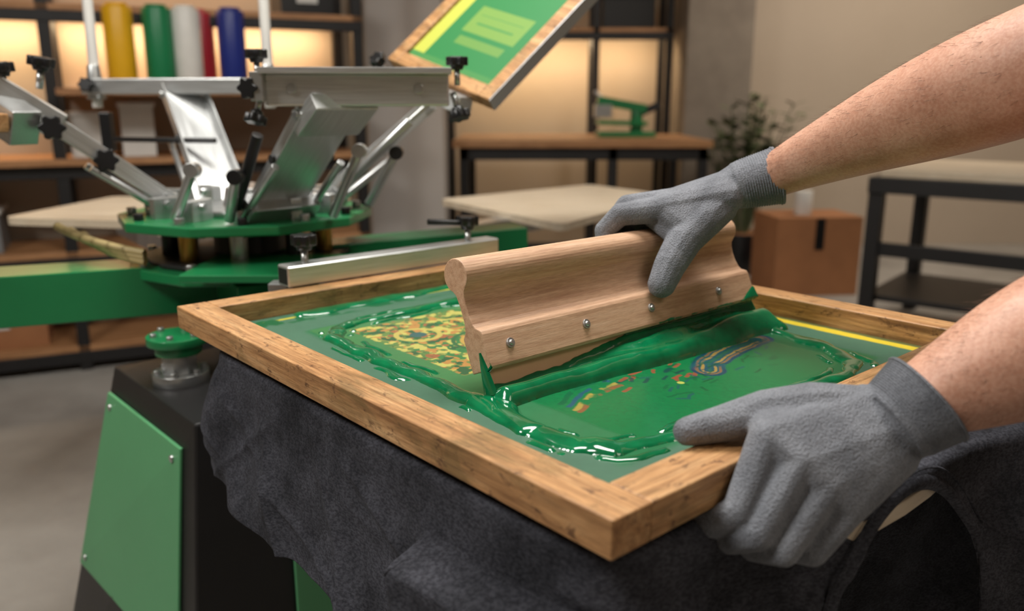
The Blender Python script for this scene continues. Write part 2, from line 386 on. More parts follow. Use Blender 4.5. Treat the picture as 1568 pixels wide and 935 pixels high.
def loft(name,secs,mat,parent,n=40,sub=2):
    cs=[L(*s_[0]) for s_ in secs]; vs=[];fs=[]
    for i,(c_,r1,r2) in enumerate(secs):
        ax=(cs[min(i+1,len(cs)-1)]-cs[max(i-1,0)]).normalized(); up=Vector((0,0,1)); y=(up-ax*up.dot(ax)).normalized(); z=ax.cross(y)
        for k_ in range(n):
            a=2*math.pi*k_/n; vs.append(cs[i]+(y*math.cos(a)*r1+z*math.sin(a)*r2)*S)
    for i in range(len(secs)-1):
        for k_ in range(n): fs.append((i*n+k_,i*n+(k_+1)%n,(i+1)*n+(k_+1)%n,(i+1)*n+k_))
    fs.append(tuple(range(n))); fs.append(tuple(range((len(secs)-1)*n,len(secs)*n)))
    me=mesh(name,vs,fs); fixn(me); o=obj(name,me,mat,parent,smooth=True)
    if sub: m=o.modifiers.new('s','SUBSURF'); m.levels=sub; m.render_levels=sub
    return o
def cuff(bm,a,b,ra,rb,parent):
    a=Vector(a);b=Vector(b);ax=b-a
    hullmesh(bm,ringpts(a,ax,ra,ra*1.05,(0,0,1))+ringpts(a+ax*.8,ax,ra*.2+rb*.8,(ra*.2+rb*.8)*1.05,(0,0,1)))
    secs=[]; N=72
    for i in range(N+1):
        f=.10+.92*i/N; r=ra+(rb-ra)*f+.0004+.0012*math.sin(2*math.pi*f*18)*smooth(f,.10,.25)
        if f>.93: r+=.0016*math.sin(math.pi*min(1,(f-.93)/.09))
        if i==0: r-=.004
        secs.append((tuple(a+ax*f),r,r*1.05))
    p=secs[-1]; secs.append((tuple(a+ax*1.02),p[1]-.004,p[2]-.004)); secs.append((tuple(a+ax*.96),p[1]-.006,p[2]-.006))
    loft('glove_cuff',secs,GLOVE,parent,n=56,sub=1)
def hairs(name,secs,parent,num,imin,imax,ln=.012):
    cu=bpy.data.curves.new(name,'CURVE'); cu.dimensions='3D'; cu.bevel_depth=.00011; cu.bevel_resolution=0; cu.materials.append(HAIR)
    cs=[L(*s_[0]) for s_ in secs]
    for _ in range(num):
        f=random.uniform(imin,imax); i=int(f); g_=f-i
        ax=(cs[i+1]-cs[i]).normalized(); up=Vector((0,0,1)); y=(up-ax*up.dot(ax)).normalized(); z=ax.cross(y)
        c_=cs[i].lerp(cs[i+1],g_); r1=(secs[i][1]*(1-g_)+secs[i+1][1]*g_)*S*.985; r2=(secs[i][2]*(1-g_)+secs[i+1][2]*g_)*S*.985
        a=random.uniform(-2.2,2.2); n_=y*math.cos(a)+z*math.sin(a); p=c_+y*math.cos(a)*r1+z*math.sin(a)*r2
        tdir=(ax*-1+z*random.uniform(-.8,.8)+y*random.uniform(-.3,.3)).normalized(); l_=ln*random.uniform(.5,1.1)
        s=cu.splines.new('POLY'); s.points.add(3)
        for q in range(4): 
            t=q/3; w_=p+tdir*l_*t+n_*(.0022*math.sin(t*2.2)); s.points[q].co=(*w_,1); s.points[q].radius=1-.8*t
    o=bpy.data.objects.new(name,cu); bpy.context.collection.objects.link(o); o.parent=parent
# --- right hand
rp=empty('worker_right_arm',FM)
bm=bmesh.new()
R={'i':[(.398,.546,.204),(.440,.501,.196),(.461,.487,.170),(.455,.484,.142)],
   'm':[(.403,.574,.213),(.455,.532,.205),(.474,.518,.172),(.460,.513,.142)],
   'r':[(.402,.601,.211),(.453,.563,.203),(.472,.548,.170),(.459,.542,.142)],
   'p':[(.394,.624,.202),(.440,.594,.196),(.462,.579,.168),(.456,.573,.146)]}
for k_,js in R.items():
    q=.9 if k_=='p' else 1
    chain(bm,[(js[0],.0215*q),(js[1],.0182*q),(js[2],.0155*q),(js[3],.0138*q)])
wr=(.342,.643,.234)
hullmesh(bm,sph(R['i'][0],.022)+sph(R['m'][0],.021)+sph(wr,.031)+sph((.335,.622,.222),.028))
hullmesh(bm,sph(R['m'][0],.021)+sph(R['r'][0],.020)+sph(R['p'][0],.018)+sph(wr,.031)+sph((.35,.665,.228),.028))
hullmesh(bm,sph(R['i'][0],.020)+sph((.365,.560,.178),.026)+sph((.347,.605,.203),.031)+sph(wr,.029))
chain(bm,[((.345,.618,.210),.032),((.348,.590,.192),.031),((.356,.553,.163),.0285),((.357,.522,.128),.0250),((.357,.503,.099),.0215)])
hullmesh(bm,sph((.361,.553,.165),.022)+sph((.415,.545,.188),.014)+sph((.39,.60,.190),.018))
hullmesh(bm,sph(wr,.032)+ringpts((.335,.652,.238),(-.05,.045,.018),.036,.037,(0,0,1)))
cuff(bm,(.338,.648,.237),(.290,.690,.254),.0360,.0435,rp)
glove_obj('gloved_hand',bm,rp)
arR=[((.335,.650,.238),.027,.028),((.300,.679,.250),.033,.035),((.27,.683,.266),.037,.040),((.21,.675,.293),.045,.049),((.13,.657,.327),.056,.060),((.05,.643,.358),.067,.070),((-.03,.632,.388),.073,.074),((-.09,.628,.412),.072,.072),((-.16,.64,.45),.068,.068),((-.26,.68,.53),.075,.072),((-.36,.72,.62),.08,.078)]
loft('forearm',arR,SKIN,rp); hairs('arm_hair',arR,rp,900,1.9,6.5)
# --- left hand
lp=empty('worker_left_arm',FM)
bm=bmesh.new()
Lh={'i':[(-.016,.197,.056),(-.020,.150,-.002),(.004,.143,-.022),(.030,.148,-.019)],
    'm':[(-.044,.206,.038),(-.040,.153,-.018),(-.012,.155,-.036),(.022,.166,-.024)],
    'r':[(-.065,.220,.015),(-.057,.171,-.034),(-.026,.172,-.044),(.014,.188,-.028)],
    'p':[(-.080,.240,-.006),(-.069,.202,-.042),(-.040,.200,-.048),(-.003,.212,-.030)]}
for k_,js in Lh.items():
    q=.92 if k_=='p' else 1
    chain(bm,[(js[0],.0185*q),(js[1],.0150*q),(js[2],.0140*q),(js[3],.0125*q)])
wl=(-.072,.318,.050)
hullmesh(bm,sph(Lh['i'][0],.0180)+sph(Lh['m'][0],.0180)+sph((-.055,.318,.066),.026)+sph(wl,.030))
hullmesh(bm,sph(Lh['m'][0],.0180)+sph(Lh['r'][0],.0180)+sph(wl,.030)+sph((-.078,.315,.036),.028))
hullmesh(bm,sph(Lh['r'][0],.0180)+sph(Lh['p'][0],.0175)+sph((-.085,.315,.030),.026)+sph(wl,.030))
chain(bm,[((-.050,.312,.064),.027),((-.022,.275,.068),.0275),((.010,.236,.064),.0235),((.038,.202,.053),.0185),((.056,.172,.0475),.0150)])
hullmesh(bm,sph((-.02,.272,.062),.022)+sph(Lh['i'][0],.017)+sph((.006,.232,.060),.018))
hullmesh(bm,sph(wl,.031)+ringpts((-.082,.327,.060),(-.02,.03,.024),.040,.041,(0,0,1)))
cuff(bm,(-.078,.322,.056),(-.098,.348,.082),.0405,.0490,lp)
glove_obj('gloved_hand',bm,lp)
arL=[((-.075,.318,.050),.028,.030),((-.092,.340,.075),.036,.039),((-.105,.353,.087),.041,.043),((-.125,.375,.102),.050,.052),((-.156,.412,.128),.064,.063),((-.20,.46,.158),.074,.071),((-.25,.51,.19),.076,.072),((-.30,.55,.24),.07,.07),((-.36,.60,.34),.074,.072),((-.42,.65,.46),.08,.078)]
loft('forearm',arL,SKIN,lp); hairs('arm_hair',arL,lp,500,2.1,5.5)
# ================================================================ T-SHIRT
ctrl=[(.90,.70),(.90,.4),(.90,.12),(.895,.05),(.86,.02),(.78,.012),(.5,.010),(.2,.010),(.08,.014),(.035,.03),(.015,.07),(.0,.14),(-.03,.21),(-.062,.27),(-.075,.34),(-.08,.42),(-.088,.52),(-.105,.60),(-.125,.70),(-.13,.82),(-.12,.98)]
def chaikin(p,n):
    for _ in range(n):
        q=[p[0]]
        for a,b in zip(p,p[1:]): q+=[(a[0]*.75+b[0]*.25,a[1]*.75+b[1]*.25),(a[0]*.25+b[0]*.75,a[1]*.25+b[1]*.75)]
        q.append(p[-1]); p=q
    return p
cp=np.array(chaikin(ctrl,3)); sl=np.concatenate([[0],np.cumsum(np.hypot(*np.diff(cp,axis=0).T))]); TL=sl[-1]
NA,NJ=760,150
aa=np.linspace(0,TL,NA); pu=np.interp(aa,sl,cp[:,0]); pv=np.interp(aa,sl,cp[:,1])
tu=np.gradient(pu);tv=np.gradient(pv);ln=np.hypot(tu,tv);nu_,nv_=tv/ln,-tu/ln
if nv_[NA//3]>0: nu_,nv_=-nu_,-nv_
Pn=np.zeros((NA,NJ,3)); keep=np.ones((NA,NJ),bool); 
HC=(.385,-.165); HR=(.125,.128)
W0=-.020
def cloth(i,dr):
    a=aa[i];uu=pu[i];vv=pv[i]
    r=.012; off=-r*(1-math.sqrt(max(0,1-(1-min(dr/r,1))**2))) if dr<r else 0
    am=smooth(dr,.0,.20)
    n1_=noise.noise(Vector((a*5.5+dr*1.5,dr*1.6,0)))
    n2_=noise.noise(Vector((a*11-dr*6,dr*4,3)))
    n3_=noise.noise(Vector((a*5+dr*7,dr*6,7)))
    rd=max(0,1-abs(noise.noise(Vector((a*6-dr*4,dr*2.0,11))))*3.2)
    rd2=max(0,1-abs(noise.noise(Vector((a*3.6+dr*6,dr*3.5,21))))*4.5)
    rd3=max(0,1-abs(noise.noise(Vector((a*3.0-dr*8,dr*2.5,27))))*4.5)
    off+=am*(.036*n1_+.008*n2_+.010*n3_+.014*rd*rd)+(.007*rd2*rd2+.007*rd3*rd3)*smooth(dr,.02,.08)+ .10*dr*dr/.3
    off+=.0014*noise.noise(Vector((a*30,dr*22,1)))*smooth(dr,.01,.05)
    sl_=smooth(dr,.066,.082)*smooth(.245-uu+.3*(.16-dr),0,.020)*smooth(uu,-.02,.05)*(1 if vv<.12 else 0)
    off+=.055*sl_
    fl=smooth(vv,.52,.68)*(1 if uu<.1 else 0)
    off+=fl*(dr*.40+.006)
    off+=.034*smooth(uu,.72,.9)*smooth(dr,.01,.12)*(1 if vv<.2 else 0)
    return off
for i in range(NA):
    uu,vv=pu[i],pv[i]
    Dm=.212+.008*math.sin(aa[i]*7)+.010*noise.noise(Vector((aa[i]*4,1,1)))
    if vv<.3 and uu<.6: Dm+=.30*smooth(.42-uu,0,.2)
    if vv>=.3 and uu<.4: Dm+=.30
    for j in range(NJ):
        dr=Dm*(j/(NJ-1)); off=cloth(i,dr)
        wz=W0-dr
        Pn[i,j]=L(uu+nu_[i]*off,vv+nv_[i]*off,wz)
        if uu<.1 and vv>.18:
            e=((vv-HC[0])/HR[0])**2+((wz-HC[1])/HR[1])**2
            if wz<HC[1]: e=((vv-HC[0]+.03*(HC[1]-wz)/.2)/HR[0])**2
            if e<1: keep[i,j]=False
shirt=empty('tshirt',FM)
me=gridmesh('body_drape',Pn,None); 
bm=bmesh.new(); bm.from_mesh(me); bm.verts.ensure_lookup_table(); kf=keep.reshape(-1)
bmesh.ops.delete(bm,geom=[bm.verts[i] for i in range(len(kf)) if not kf[i]],context='VERTS'); bm.to_mesh(me); bm.free()
o=obj('body_drape',me,SHIRT,shirt); sd=o.modifiers.new('s','SOLIDIFY'); sd.thickness=.0018; sd.offset=-1
# bottom hem fold
hem=[Vector(Pn[i,NJ-4]) for i in range(0,int(NA*.42),3)]
tube('hem_seam',hem,.0016,SHIRT,shirt)
top=[Vector(Pn[i,0]) for i in range(0,NA,4)]
cen=L(.45,.45,W0); vs=[cen]+top; fs=[(0,i,i+1) for i in range(1,len(top))]
obj('top_sheet',mesh('top_sheet',vs,fs),SHIRT,shirt)
Pb=np.zeros((160,60,3))
for i in range(160):
    vv=.05+1.05*i/159
    for j in range(60):
        dr=.070+.55*j/59; Pb[i,j]=L(.05-.16*smooth(vv,.6,1.1)+.05*noise.noise(Vector((vv*6,dr*3,31)))+.03*dr,vv,W0-dr)
obj('back_panel',gridmesh('back_panel',Pb),SHIRT,shirt)
def onpath(vt):
    return min((i for i in range(NA) if pu[i]<.1),key=lambda i:abs(pv[i]-vt))
cpts=[]
for k_ in range(90):
    f=k_/89
    if f<.3: vt=HC[0]-HR[0]-.03*(1-f/.3); wz=HC[1]-(1-f/.3)*.22
    elif f>.7: vt=HC[0]+HR[0]-.03*(f-.7)/.3; wz=HC[1]-((f-.7)/.3)*.22
    else:
        an=math.pi*(1-(f-.3)/.4); vt=HC[0]+HR[0]*math.cos(an); wz=HC[1]+HR[1]*math.sin(an)
    i=onpath(vt); dr=W0-wz; off=cloth(i,max(0,dr))
    cpts.append((i,off,vt,wz))
def band(name,w,h,push,e0=-.003):
    n=len(cpts);P_=np.zeros((n,9,3))
    for q,(i,off,vt,wz) in enumerate(cpts):
        dv=vt-HC[0];dw=max(wz-HC[1],0)+1e-6; l_=math.hypot(dv,dw); dv/=l_;dw/=l_
        for j in range(9):
            a=math.pi*j/8; e=w*(j/8)+e0; hh=h*math.sin(a)+push
            P_[q,j]=L(pu[i]+nu_[i]*(off+hh),vt+dv*e,wz+dw*e)
    return gridmesh(name,P_)
obj('collar_rib',band('collar_rib',.018,.006,.001),SHIRT,shirt); obj('collar_stitch',band('collar_stitch',.004,.003,.0015,.021),SHIRT,shirt)
for q,pth in enumerate(([(.245,.076),(.265,.111),(.285,.161),(.31,.25)],[(.245,.076),(.20,.068),(.12,.066),(.05,.070)])):
    pp=chaikin(pth,3); pts=[]
    for (uu,dr) in pp:
        i=min((i for i in range(NA) if pv[i]<.12),key=lambda i:abs(pu[i]-uu)); off=cloth(i,dr)
        pts.append(L(pu[i]+nu_[i]*(off+.001),pv[i]+nv_[i]*(off+.001),W0-dr))
    tube('sleeve_seam_%d'%(q+1),pts,.0022,SHIRT,shirt)
# ================================================================ PLATEN
pl=empty('shirt_platen',FM)
pp=chaikin([(.86,.10),(.86,.76),(.05,.76),(-.02,.60),(-.078,.54),(-.080,.28),(-.02,.22),(.05,.10),(.86,.10)],2)[:-1]
n=len(pp); vs=[L(a,b,-.062) for a,b in pp]+[L(a,b,-.044) for a,b in pp]
me=mesh('board',vs,[tuple(range(n)),tuple(range(n,2*n))]+[(i,(i+1)%n,n+(i+1)%n,n+i) for i in range(n)]); fixn(me)
bev(obj('board',me,PALEW,pl),.001)
box('support_arm',tuple(L(.15,.38,-.115)),tuple(L(.88,.48,-.064)),BLACK,pl)
# ================================================================ PRESS
pr=empty('screen_printing_press')
HX,HY=-.53,1.66
def ngon(name,c,r,z0,z1,mat,n=8,rot=.2,parent=pr,b=.003):
    vs=[(c[0]+r*math.cos(rot+2*math.pi*i/n),c[1]+r*math.sin(rot+2*math.pi*i/n),z) for z in (z0,z1) for i in range(n)]
    me=mesh(name,vs,[tuple(range(n))[::-1],tuple(range(n,2*n))]+[(i,(i+1)%n,n+(i+1)%n,n+i) for i in range(n)]); fixn(me)
    return bev(obj(name,me,mat,parent),b)
ngon('upper_rotor',(HX,HY),.245,.985,1.003,GREEN,10)
ngon('upper_disc',(HX,HY),.12,1.003,1.015,STEEL,32)
ngon('lower_rotor',(HX,HY),.235,.895,.915,GREEN,10,.1)
ngon('rotor_ring',(HX,HY),.20,.915,.925,BLACK,24)
cyl('center_column',(HX,HY,.2),(HX,HY,.99),.07,BLACK,pr)
cyl('column_cap',(HX,HY,1.0),(HX,HY,1.05),.05,STEEL,pr,r2=.04)
for i in range(9):
    a=i*.698; q=(HX+.15*math.cos(a),HY+.15*math.sin(a))
    cyl('rotor_post_%d'%i,(q[0],q[1],.91),(q[0],q[1],.99),.016,(BRASS if i%3==0 else STEEL if i%3==1 else BLKP),pr)
    q=(HX+.205*math.cos(a+.3),HY+.205*math.sin(a+.3))
    cyl('rotor_bolt_%d'%i,(q[0],q[1],.90),(q[0],q[1],.93),.010,STEEL,pr,seg=6)
for i in range(12):
    a=.26+i*.5236; dx,dy=math.cos(a),math.sin(a)
    beam('clevis_%d'%i,(HX+.13*dx,HY+.13*dy,1.022),(HX+.19*dx,HY+.19*dy,1.022),.022,.04,STEEL if i%2 else ALU,pr)
    cyl('clevis_pin_%d'%i,(HX+.165*dx-.02*dy,HY+.165*dy+.02*dx,1.030),(HX+.165*dx+.02*dy,HY+.165*dy-.02*dx,1.030),.007,STEEL if i%3 else BLKP,pr,seg=16)
    cyl('rotor_cap_%d'%i,(HX+.215*dx,HY+.215*dy,1.0),(HX+.215*dx,HY+.215*dy,1.016),.009,BLKP if i%2 else STEEL,pr,seg=12)
for k_ in range(3):
    tube('hose_%d'%k_,[(HX-.14-.20*math.sin(t)*(.8+.12*k_),HY-.12-.05*math.cos(t*2),.93+.035*math.sin(t)+.008*k_) for t in np.linspace(0,math.pi,20)],.008,HOSE,pr)
beam('base_beam_left',(HX,HY-.05,.873),(-1.35,1.28,.873),.11,.092,GREEN,pr)
beam('base_beam_right',(HX,HY,.90),(.02,1.86,.92),.09,.05,GREEN,pr)
beam('base_beam_back',(HX,HY,.88),(-.75,2.4,.88),.09,.06,GREEN,pr)
beam('base_beam_front',(HX+.02,HY-.05,.865),(-.40,1.42,.865),.16,.085,GREEN,pr)
beam('bracket_plate',(-.56,1.46,.925),(-.30,1.46,.925),.2,.014,GREEN,pr)
def FL(u_,v_,w_): return FM@L(u_,v_,w_)
Bz=.055
pbar=FL(.985,.20,Bz); qbar=FL(.985,.70,Bz)
prof=[(-.017,-.0155),(.017,-.0155),(.017,.0155),(-.017,.0155)]
extr('clamp_bar',prof,pbar,qbar,ALU,pr,b=.002)
M,l_=frame_of(pbar,qbar)
box('clamp_bar_end_shade',(-.0006,-.013,-.0115),(.001,.013,.0115),BLACK,pr,M,0)  # thin black plate on the solid end, stands in for the hollow's shade
for i,v_ in enumerate((.245,.63)):
    p=FL(.985,v_,.098); knob('clamp_knob_%d'%(i+1),p,(0,0,1),pr,.017,.018,.035)
cyl('clamp_lever',FL(.985,.63,.112),FL(1.02,.55,.118),.005,BLKP,pr)
beam('clamp_riser_1',FL(1.03,.215,-.06),FL(1.03,.215,.035),.03,.03,STEEL,pr)
cyl('clamp_riser_2',FL(1.04,.32,-.06),FL(1.04,.32,.06),.014,STEEL,pr)
def channel_arm(nm,p0,p1,w,par=pr,h=.03):
    chan(nm+'_channel',p0,p1,w,h,ALU,par)
    p0=Vector(p0);p1=Vector(p1);d_=(p1-p0)
    y=Vector((0,0,1)).cross(d_).normalized()
    for sgn in (-1,1):
        for f in (.06,.5,.93):
            c_=p0+d_*f+y*sgn*(w/2)+Vector((0,0,.012)); cyl(nm+'_bolt_%d_%d'%(sgn+1,int(f*100)),c_-y*sgn*.004,c_+y*sgn*.006,.008,BLKP if f==.5 else STEEL,par,seg=12)
        cyl(nm+'_strut_%d'%(sgn+1),p0+y*sgn*(w/2+.012)+Vector((0,0,-.01)),p0+d_*.62+y*sgn*(w/2+.010)-Vector((0,0,.02)),.007,STEEL,par)
    beam(nm+'_base',p0-d_.normalized()*.03-Vector((0,0,.01)),p0+d_*.12-Vector((0,0,.0)),w*1.25,.045,STEEL,par)
channel_arm('arm1',(-.665,1.61,1.01),(-.845,1.49,1.185),.05)
beam('arm1_cover',(-.675,1.60,1.035),(-.835,1.495,1.19),.046,.02,ALU,pr)
beam('arm1_link',(-.80,1.50,1.17),(-1.0,1.40,1.33),.05,.05,ALU,pr)
beam('arm1_clamp',(-.815,1.42,1.17),(-.96,1.50,1.24),.05,.06,ALU,pr)
beam('arm1_screen_rail',(-.83,1.38,1.18),(-1.0,1.42,1.20),.03,.03,WOODF,pr)
for i,(p,a) in enumerate((((-.80,1.46,1.265),(.2,0,1)),((-.785,1.45,1.17),(.4,-1,.1)),((-.86,1.45,1.255),(-.1,0,1)),((-.74,1.53,1.11),(.5,-1,.1)))): knob('arm1_knob_%d'%i,p,a,pr,.019,.018)
channel_arm('arm2',(-.64,1.83,1.01),(-.79,2.05,1.235),.10)
beam('arm2_crossbar',(-1.03,2.07,1.25),(-.57,2.02,1.25),.04,.036,ALU,pr)
for i,x in enumerate((-1.01,-.575)):
    y=2.08-.115*(x+1.03)
    cyl('arm2_rod_%d'%i,(x,y,1.2),(x-.01,y+.04,1.75),.012,WHITEP,pr); cyl('arm2_collar_%d'%i,(x,y,1.22),(x,y,1.30),.022,STEEL,pr,r2=.014)
    knob('arm2_knob_%d'%i,(x,y-.03,1.25),(0,-1,.2),pr,.016)
cyl('arm2_spring',(-.92,1.95,1.13),(-.66,1.88,1.13),.006,BLKP,pr)
beam('arm2_handle',(-.955,2.0,1.10),(-.955,2.0,1.19),.025,.025,BLKP,pr)
channel_arm('arm3',(-.435,1.53,1.02),(-.30,1.41,1.195),.115,h=.02)
beam('arm3_neck',(-.315,1.43,1.17),(-.27,1.385,1.215),.12,.03,ALU,pr)
beam('arm3_crossbar',(-.395,1.385,1.232),(-.105,1.415,1.232),.055,.050,ALU,pr,b=.003)
beam('arm3_crossbar_lip',(-.40,1.375,1.262),(-.10,1.405,1.262),.080,.010,ALU,pr,b=.001)
extr('arm3_gusset',[(-.01,-.02),(.01,-.02),(.01,.02),(-.01,.02)],(-.40,1.36,1.215),(-.40,1.36,1.26),STEEL,pr)
for x in (-.35,-.15): cyl('arm3_plate_bolt_%d'%int(-x*100),(x,1.36+.1*(x+.4),1.235),(x,1.352+.1*(x+.4),1.235),.008,STEEL,pr)
for i,(p,a) in enumerate((((-.41,1.385,1.275),(0,0,1)),((-.41,1.37,1.20),(-.2,-.3,-1)),((-.09,1.41,1.265),(0,0,1)),((-.09,1.40,1.205),(.3,-.3,-1)),((-.41,1.36,1.235),(-.3,-1,0)))): knob('arm3_knob_%d'%i,p,a,pr,.016,.016,.025)
channel_arm('arm4',(-.37,1.68,1.015),(-.15,1.70,1.20),.045)
cyl('arm4_gas_spring',(-.33,1.60,1.05),(-.19,1.58,1.18),.010,STEEL,pr); cyl('arm4_gas_rod',(-.25,1.59,1.13),(-.15,1.58,1.215),.005,STEEL,pr)
cyl('arm3_gas_spring',(-.49,1.47,1.03),(-.43,1.43,1.16),.010,BLKP,pr)
for i,(a,b_) in enumerate((((-.60,1.47,1.01),(-.55,1.44,1.10)),((-.50,1.46,1.01),(-.47,1.42,1.09)),((-.33,1.52,1.01),(-.27,1.49,1.13)),((-.28,1.62,1.02),(-.22,1.60,1.12)))):
    cyl('link_rod_%d'%i,a,b_,.009,STEEL,pr); cyl('link_joint_%d'%i,Vector(b_)-Vector((0,.012,0)),Vector(b_)+Vector((0,.012,0)),.013,BLKP if i%2 else STEEL,pr,seg=16)
# tilted screen
a_=Vector((-.674,.689,.263)).normalized(); b_=Vector((.643,.371,.67)).normalized(); b_=(b_-a_*b_.dot(a_)).normalized(); c_=a_.cross(b_)
Mt=Matrix((a_,b_,c_)).transposed().to_4x4(); Mt.translation=Vector((-.034,1.643,1.197))
ts=empty('raised_printing_screen',Mt)
wd,ht,rw,th=.331,.62,.032,.03
box('rail_1',(0,0,-th),(rw,ht,0),WOODF,ts); box('rail_2',(wd-rw,0,-th),(wd,ht,0),WOODF,ts)
box('rail_3',(rw,0,-th),(wd-rw,rw,0),WOODF,ts); box('rail_4',(rw,ht-rw,-th),(wd-rw,ht,0),WOODF,ts)
box('aluminium_edge',(-.003,0,-th),(-.0002,ht,-.002),ALU,ts,None,.0005)
g1,g2=300,160; yy=np.linspace(rw,ht-rw,g1);xx=np.linspace(rw,wd-rw,g2);Y,X=np.meshgrid(yy,xx,indexing='ij')
cc=np.zeros((g1,g2,4)); cc[...,:3]=C(34,118,60); 
def pb(x0,x1,y0,y1,c,a=1):
    m=((X>x0)&(X<x1)&(Y>y0)&(Y<y1)); cc[m,:3]=c*a+cc[m,:3]*(1-a)
pb(wd-rw-.038,wd,0,ht,C(176,182,72)); pb(.0,wd,0,.05,C(60,126,64))
pb(.075,.215,.10,.122,C(150,170,70),.35); pb(.065,.225,.135,.21,C(160,178,70),.4); pb(.09,.20,.16,.165,C(40,122,62),.8); pb(.08,.21,.185,.188,C(40,122,62),.8)
m=((X-.14)**2+(Y-.33)**2<.06**2); cc[m,:3]=C(100,150,66)
obj('mesh_fabric',gridmesh('mesh_fabric2',np.stack([X,Y,np.full_like(X,-.022)],-1),None,cc),MESHM,ts)
T0=Vector((-.034,1.643,1.197))
beam('arm4_clamp',T0+a_*.06-b_*.02-c_*.01,T0+a_*.27-b_*.02-c_*.01,.035,.035,ALU,pr)
knob('arm4_knob_1',T0+a_*.30-b_*.01+c_*.02,c_,pr); knob('arm4_knob_2',T0+a_*.33-b_*.02-c_*.03,-c_,pr)
# pedestal
cyl('pedestal_flange_top',(-.567,1.351,.818),(-.567,1.351,.832),.050,GREEN,pr)
cyl('pedestal_hub',(-.567,1.351,.80),(-.567,1.351,.819),.038,GREEN,pr)
cyl('pedestal_post',(-.567,1.351,.765),(-.567,1.351,.802),.030,STEEL,pr,seg=8)
cyl('pedestal_flange_bottom',(-.567,1.351,.748),(-.567,1.351,.768),.046,STEEL,pr)
for i in range(6):
    a=i*1.047+.6
    for z_ in (.766,.830): cyl('pedestal_bolt_%d_%d'%(i,int(z_*1000)),(-.567+.038*math.cos(a),1.351+.038*math.sin(a),z_),(-.567+.038*math.cos(a),1.351+.038*math.sin(a),z_+.009),.006,STEEL,pr,seg=6)
# tower
Pp=Vector((-.72,1.43,0));Qq=Vector((-.47,1.15,0));Dd=Vector((.40,.352,0)); ex=(Qq-Pp).normalized(); ey=Dd.normalized()
def tc(z):
    f=(.75-z)*.20
    return [Pp+(-ex-ey)*f+Vector((0,0,z)),Qq+(ex-ey)*f*.7+Vector((0,0,z)),Qq+Dd+(ex+ey)*f*.7+Vector((0,0,z)),Pp+Dd+(-ex+ey)*f+Vector((0,0,z))]
vs=tc(.0)+tc(.75)
me=mesh('tower',vs,[(0,3,2,1),(4,5,6,7),(0,1,5,4),(1,2,6,5),(2,3,7,6),(3,0,4,7)]); fixn(me); bev(obj('tower',me,BLACK,pr),.004)
def panel(nm,i0,i1,f0,f1,z0,z1,mat):
    lo=tc(z0);hi=tc(z1); n_=(hi[i1]-hi[i0]).cross(Vector((0,0,1))).normalized()
    q=[lo[i0].lerp(lo[i1],f0),lo[i0].lerp(lo[i1],f1),hi[i0].lerp(hi[i1],f1),hi[i0].lerp(hi[i1],f0)]
    vs=[p+n_*.002 for p in q]+[p+n_*.008 for p in q]
    me=mesh(nm,vs,[(0,3,2,1),(4,5,6,7),(0,1,5,4),(1,2,6,5),(2,3,7,6),(3,0,4,7)]); fixn(me); bev(obj(nm,me,mat,pr),.002)
    for k_,p in enumerate(q):
        c_=sum(q,Vector((0,0,0)))/4; pp_=p.lerp(c_,.13); cyl(nm+'_screw_%d'%k_,pp_+n_*.007,pp_+n_*.012,.006,STEEL,pr)
panel('side_panel',0,1,.03,.90,.36,.705,GREENL); panel('front_panel',1,2,.26,.85,.10,.52,GREENL)
# ================================================================ ROOM
def rmat(name,c1,c2,sc,rough=.8,bs=.1,detail=8):
    m,t,b=nt(name); v=mapped(t,(1,1,1)); n=noi(t,v,sc,detail,.65)
    t.links.new(ramp(t,n,[(.3,c1),(.7,c2)]),b.inputs['Base Color']); b.inputs['Roughness'].default_value=rough
    bump(t,b,noi(t,v,sc*12,4),bs,.004); return m
CONC=rmat('concrete_floor_mat',lin(138,134,128),lin(172,168,162),1.8,.55)
WALL=rmat('beige_wall_paint',lin(168,154,138),lin(178,164,148),.6,.85,.05)
CCOL=rmat('raw_concrete',lin(112,102,92),lin(140,130,118),2.2,.85,.3)
CEIL=rmat('ceiling_paint',lin(150,145,138),lin(160,155,148),1,.9,.05)
WPAN=rmat('light_plaster',lin(176,170,166),lin(188,182,176),.8,.85,.05)
X0,X1,Y0,Y1,ZC=-4.2,4.8,-3.0,7.2,3.2
box('floor',(X0,Y0,-.1),(X1,Y1,0),CONC,b=0)
box('ceiling',(X0,Y0,ZC),(X1,Y1,ZC+.1),CEIL,b=0)
box('wall_back',(X0,Y1,0),(X1,Y1+.1,ZC),WALL,b=0); box('wall_front',(X0,Y0-.1,0),(X1,Y0,ZC),WALL,b=0)
box('wall_left',(X0-.1,Y0,0),(X0,Y1,ZC),WALL,b=0); box('wall_right',(X1,Y0,0),(X1+.1,Y1,ZC),WALL,b=0)
box('concrete_column',(1.30,6.45,0),(1.80,6.95,ZC),CCOL,b=.01)
box('wall_partition',(-.84,4.95,0),(-.40,5.25,ZC),WPAN,b=.005)
sx=Vector((-.906,-.42,0)).normalized(); sy=Vector((0,0,1)).cross(sx); 
if sy.y<0: sy=-sy
Ms=Matrix((-sx,sy,Vector((0,0,1)))).transposed().to_4x4(); Ms.translation=Vector((-.75,4.25,0))
sh=empty('storage_shelf_unit',Ms)
for i,x in enumerate((-2.55,-1.38,-.03)):
    for j,y in enumerate((0,.41)): box('upright_%d_%d'%(i,j),(x,y,0),(x+.05,y+.05,2.3),BLACK,sh,None,.002)
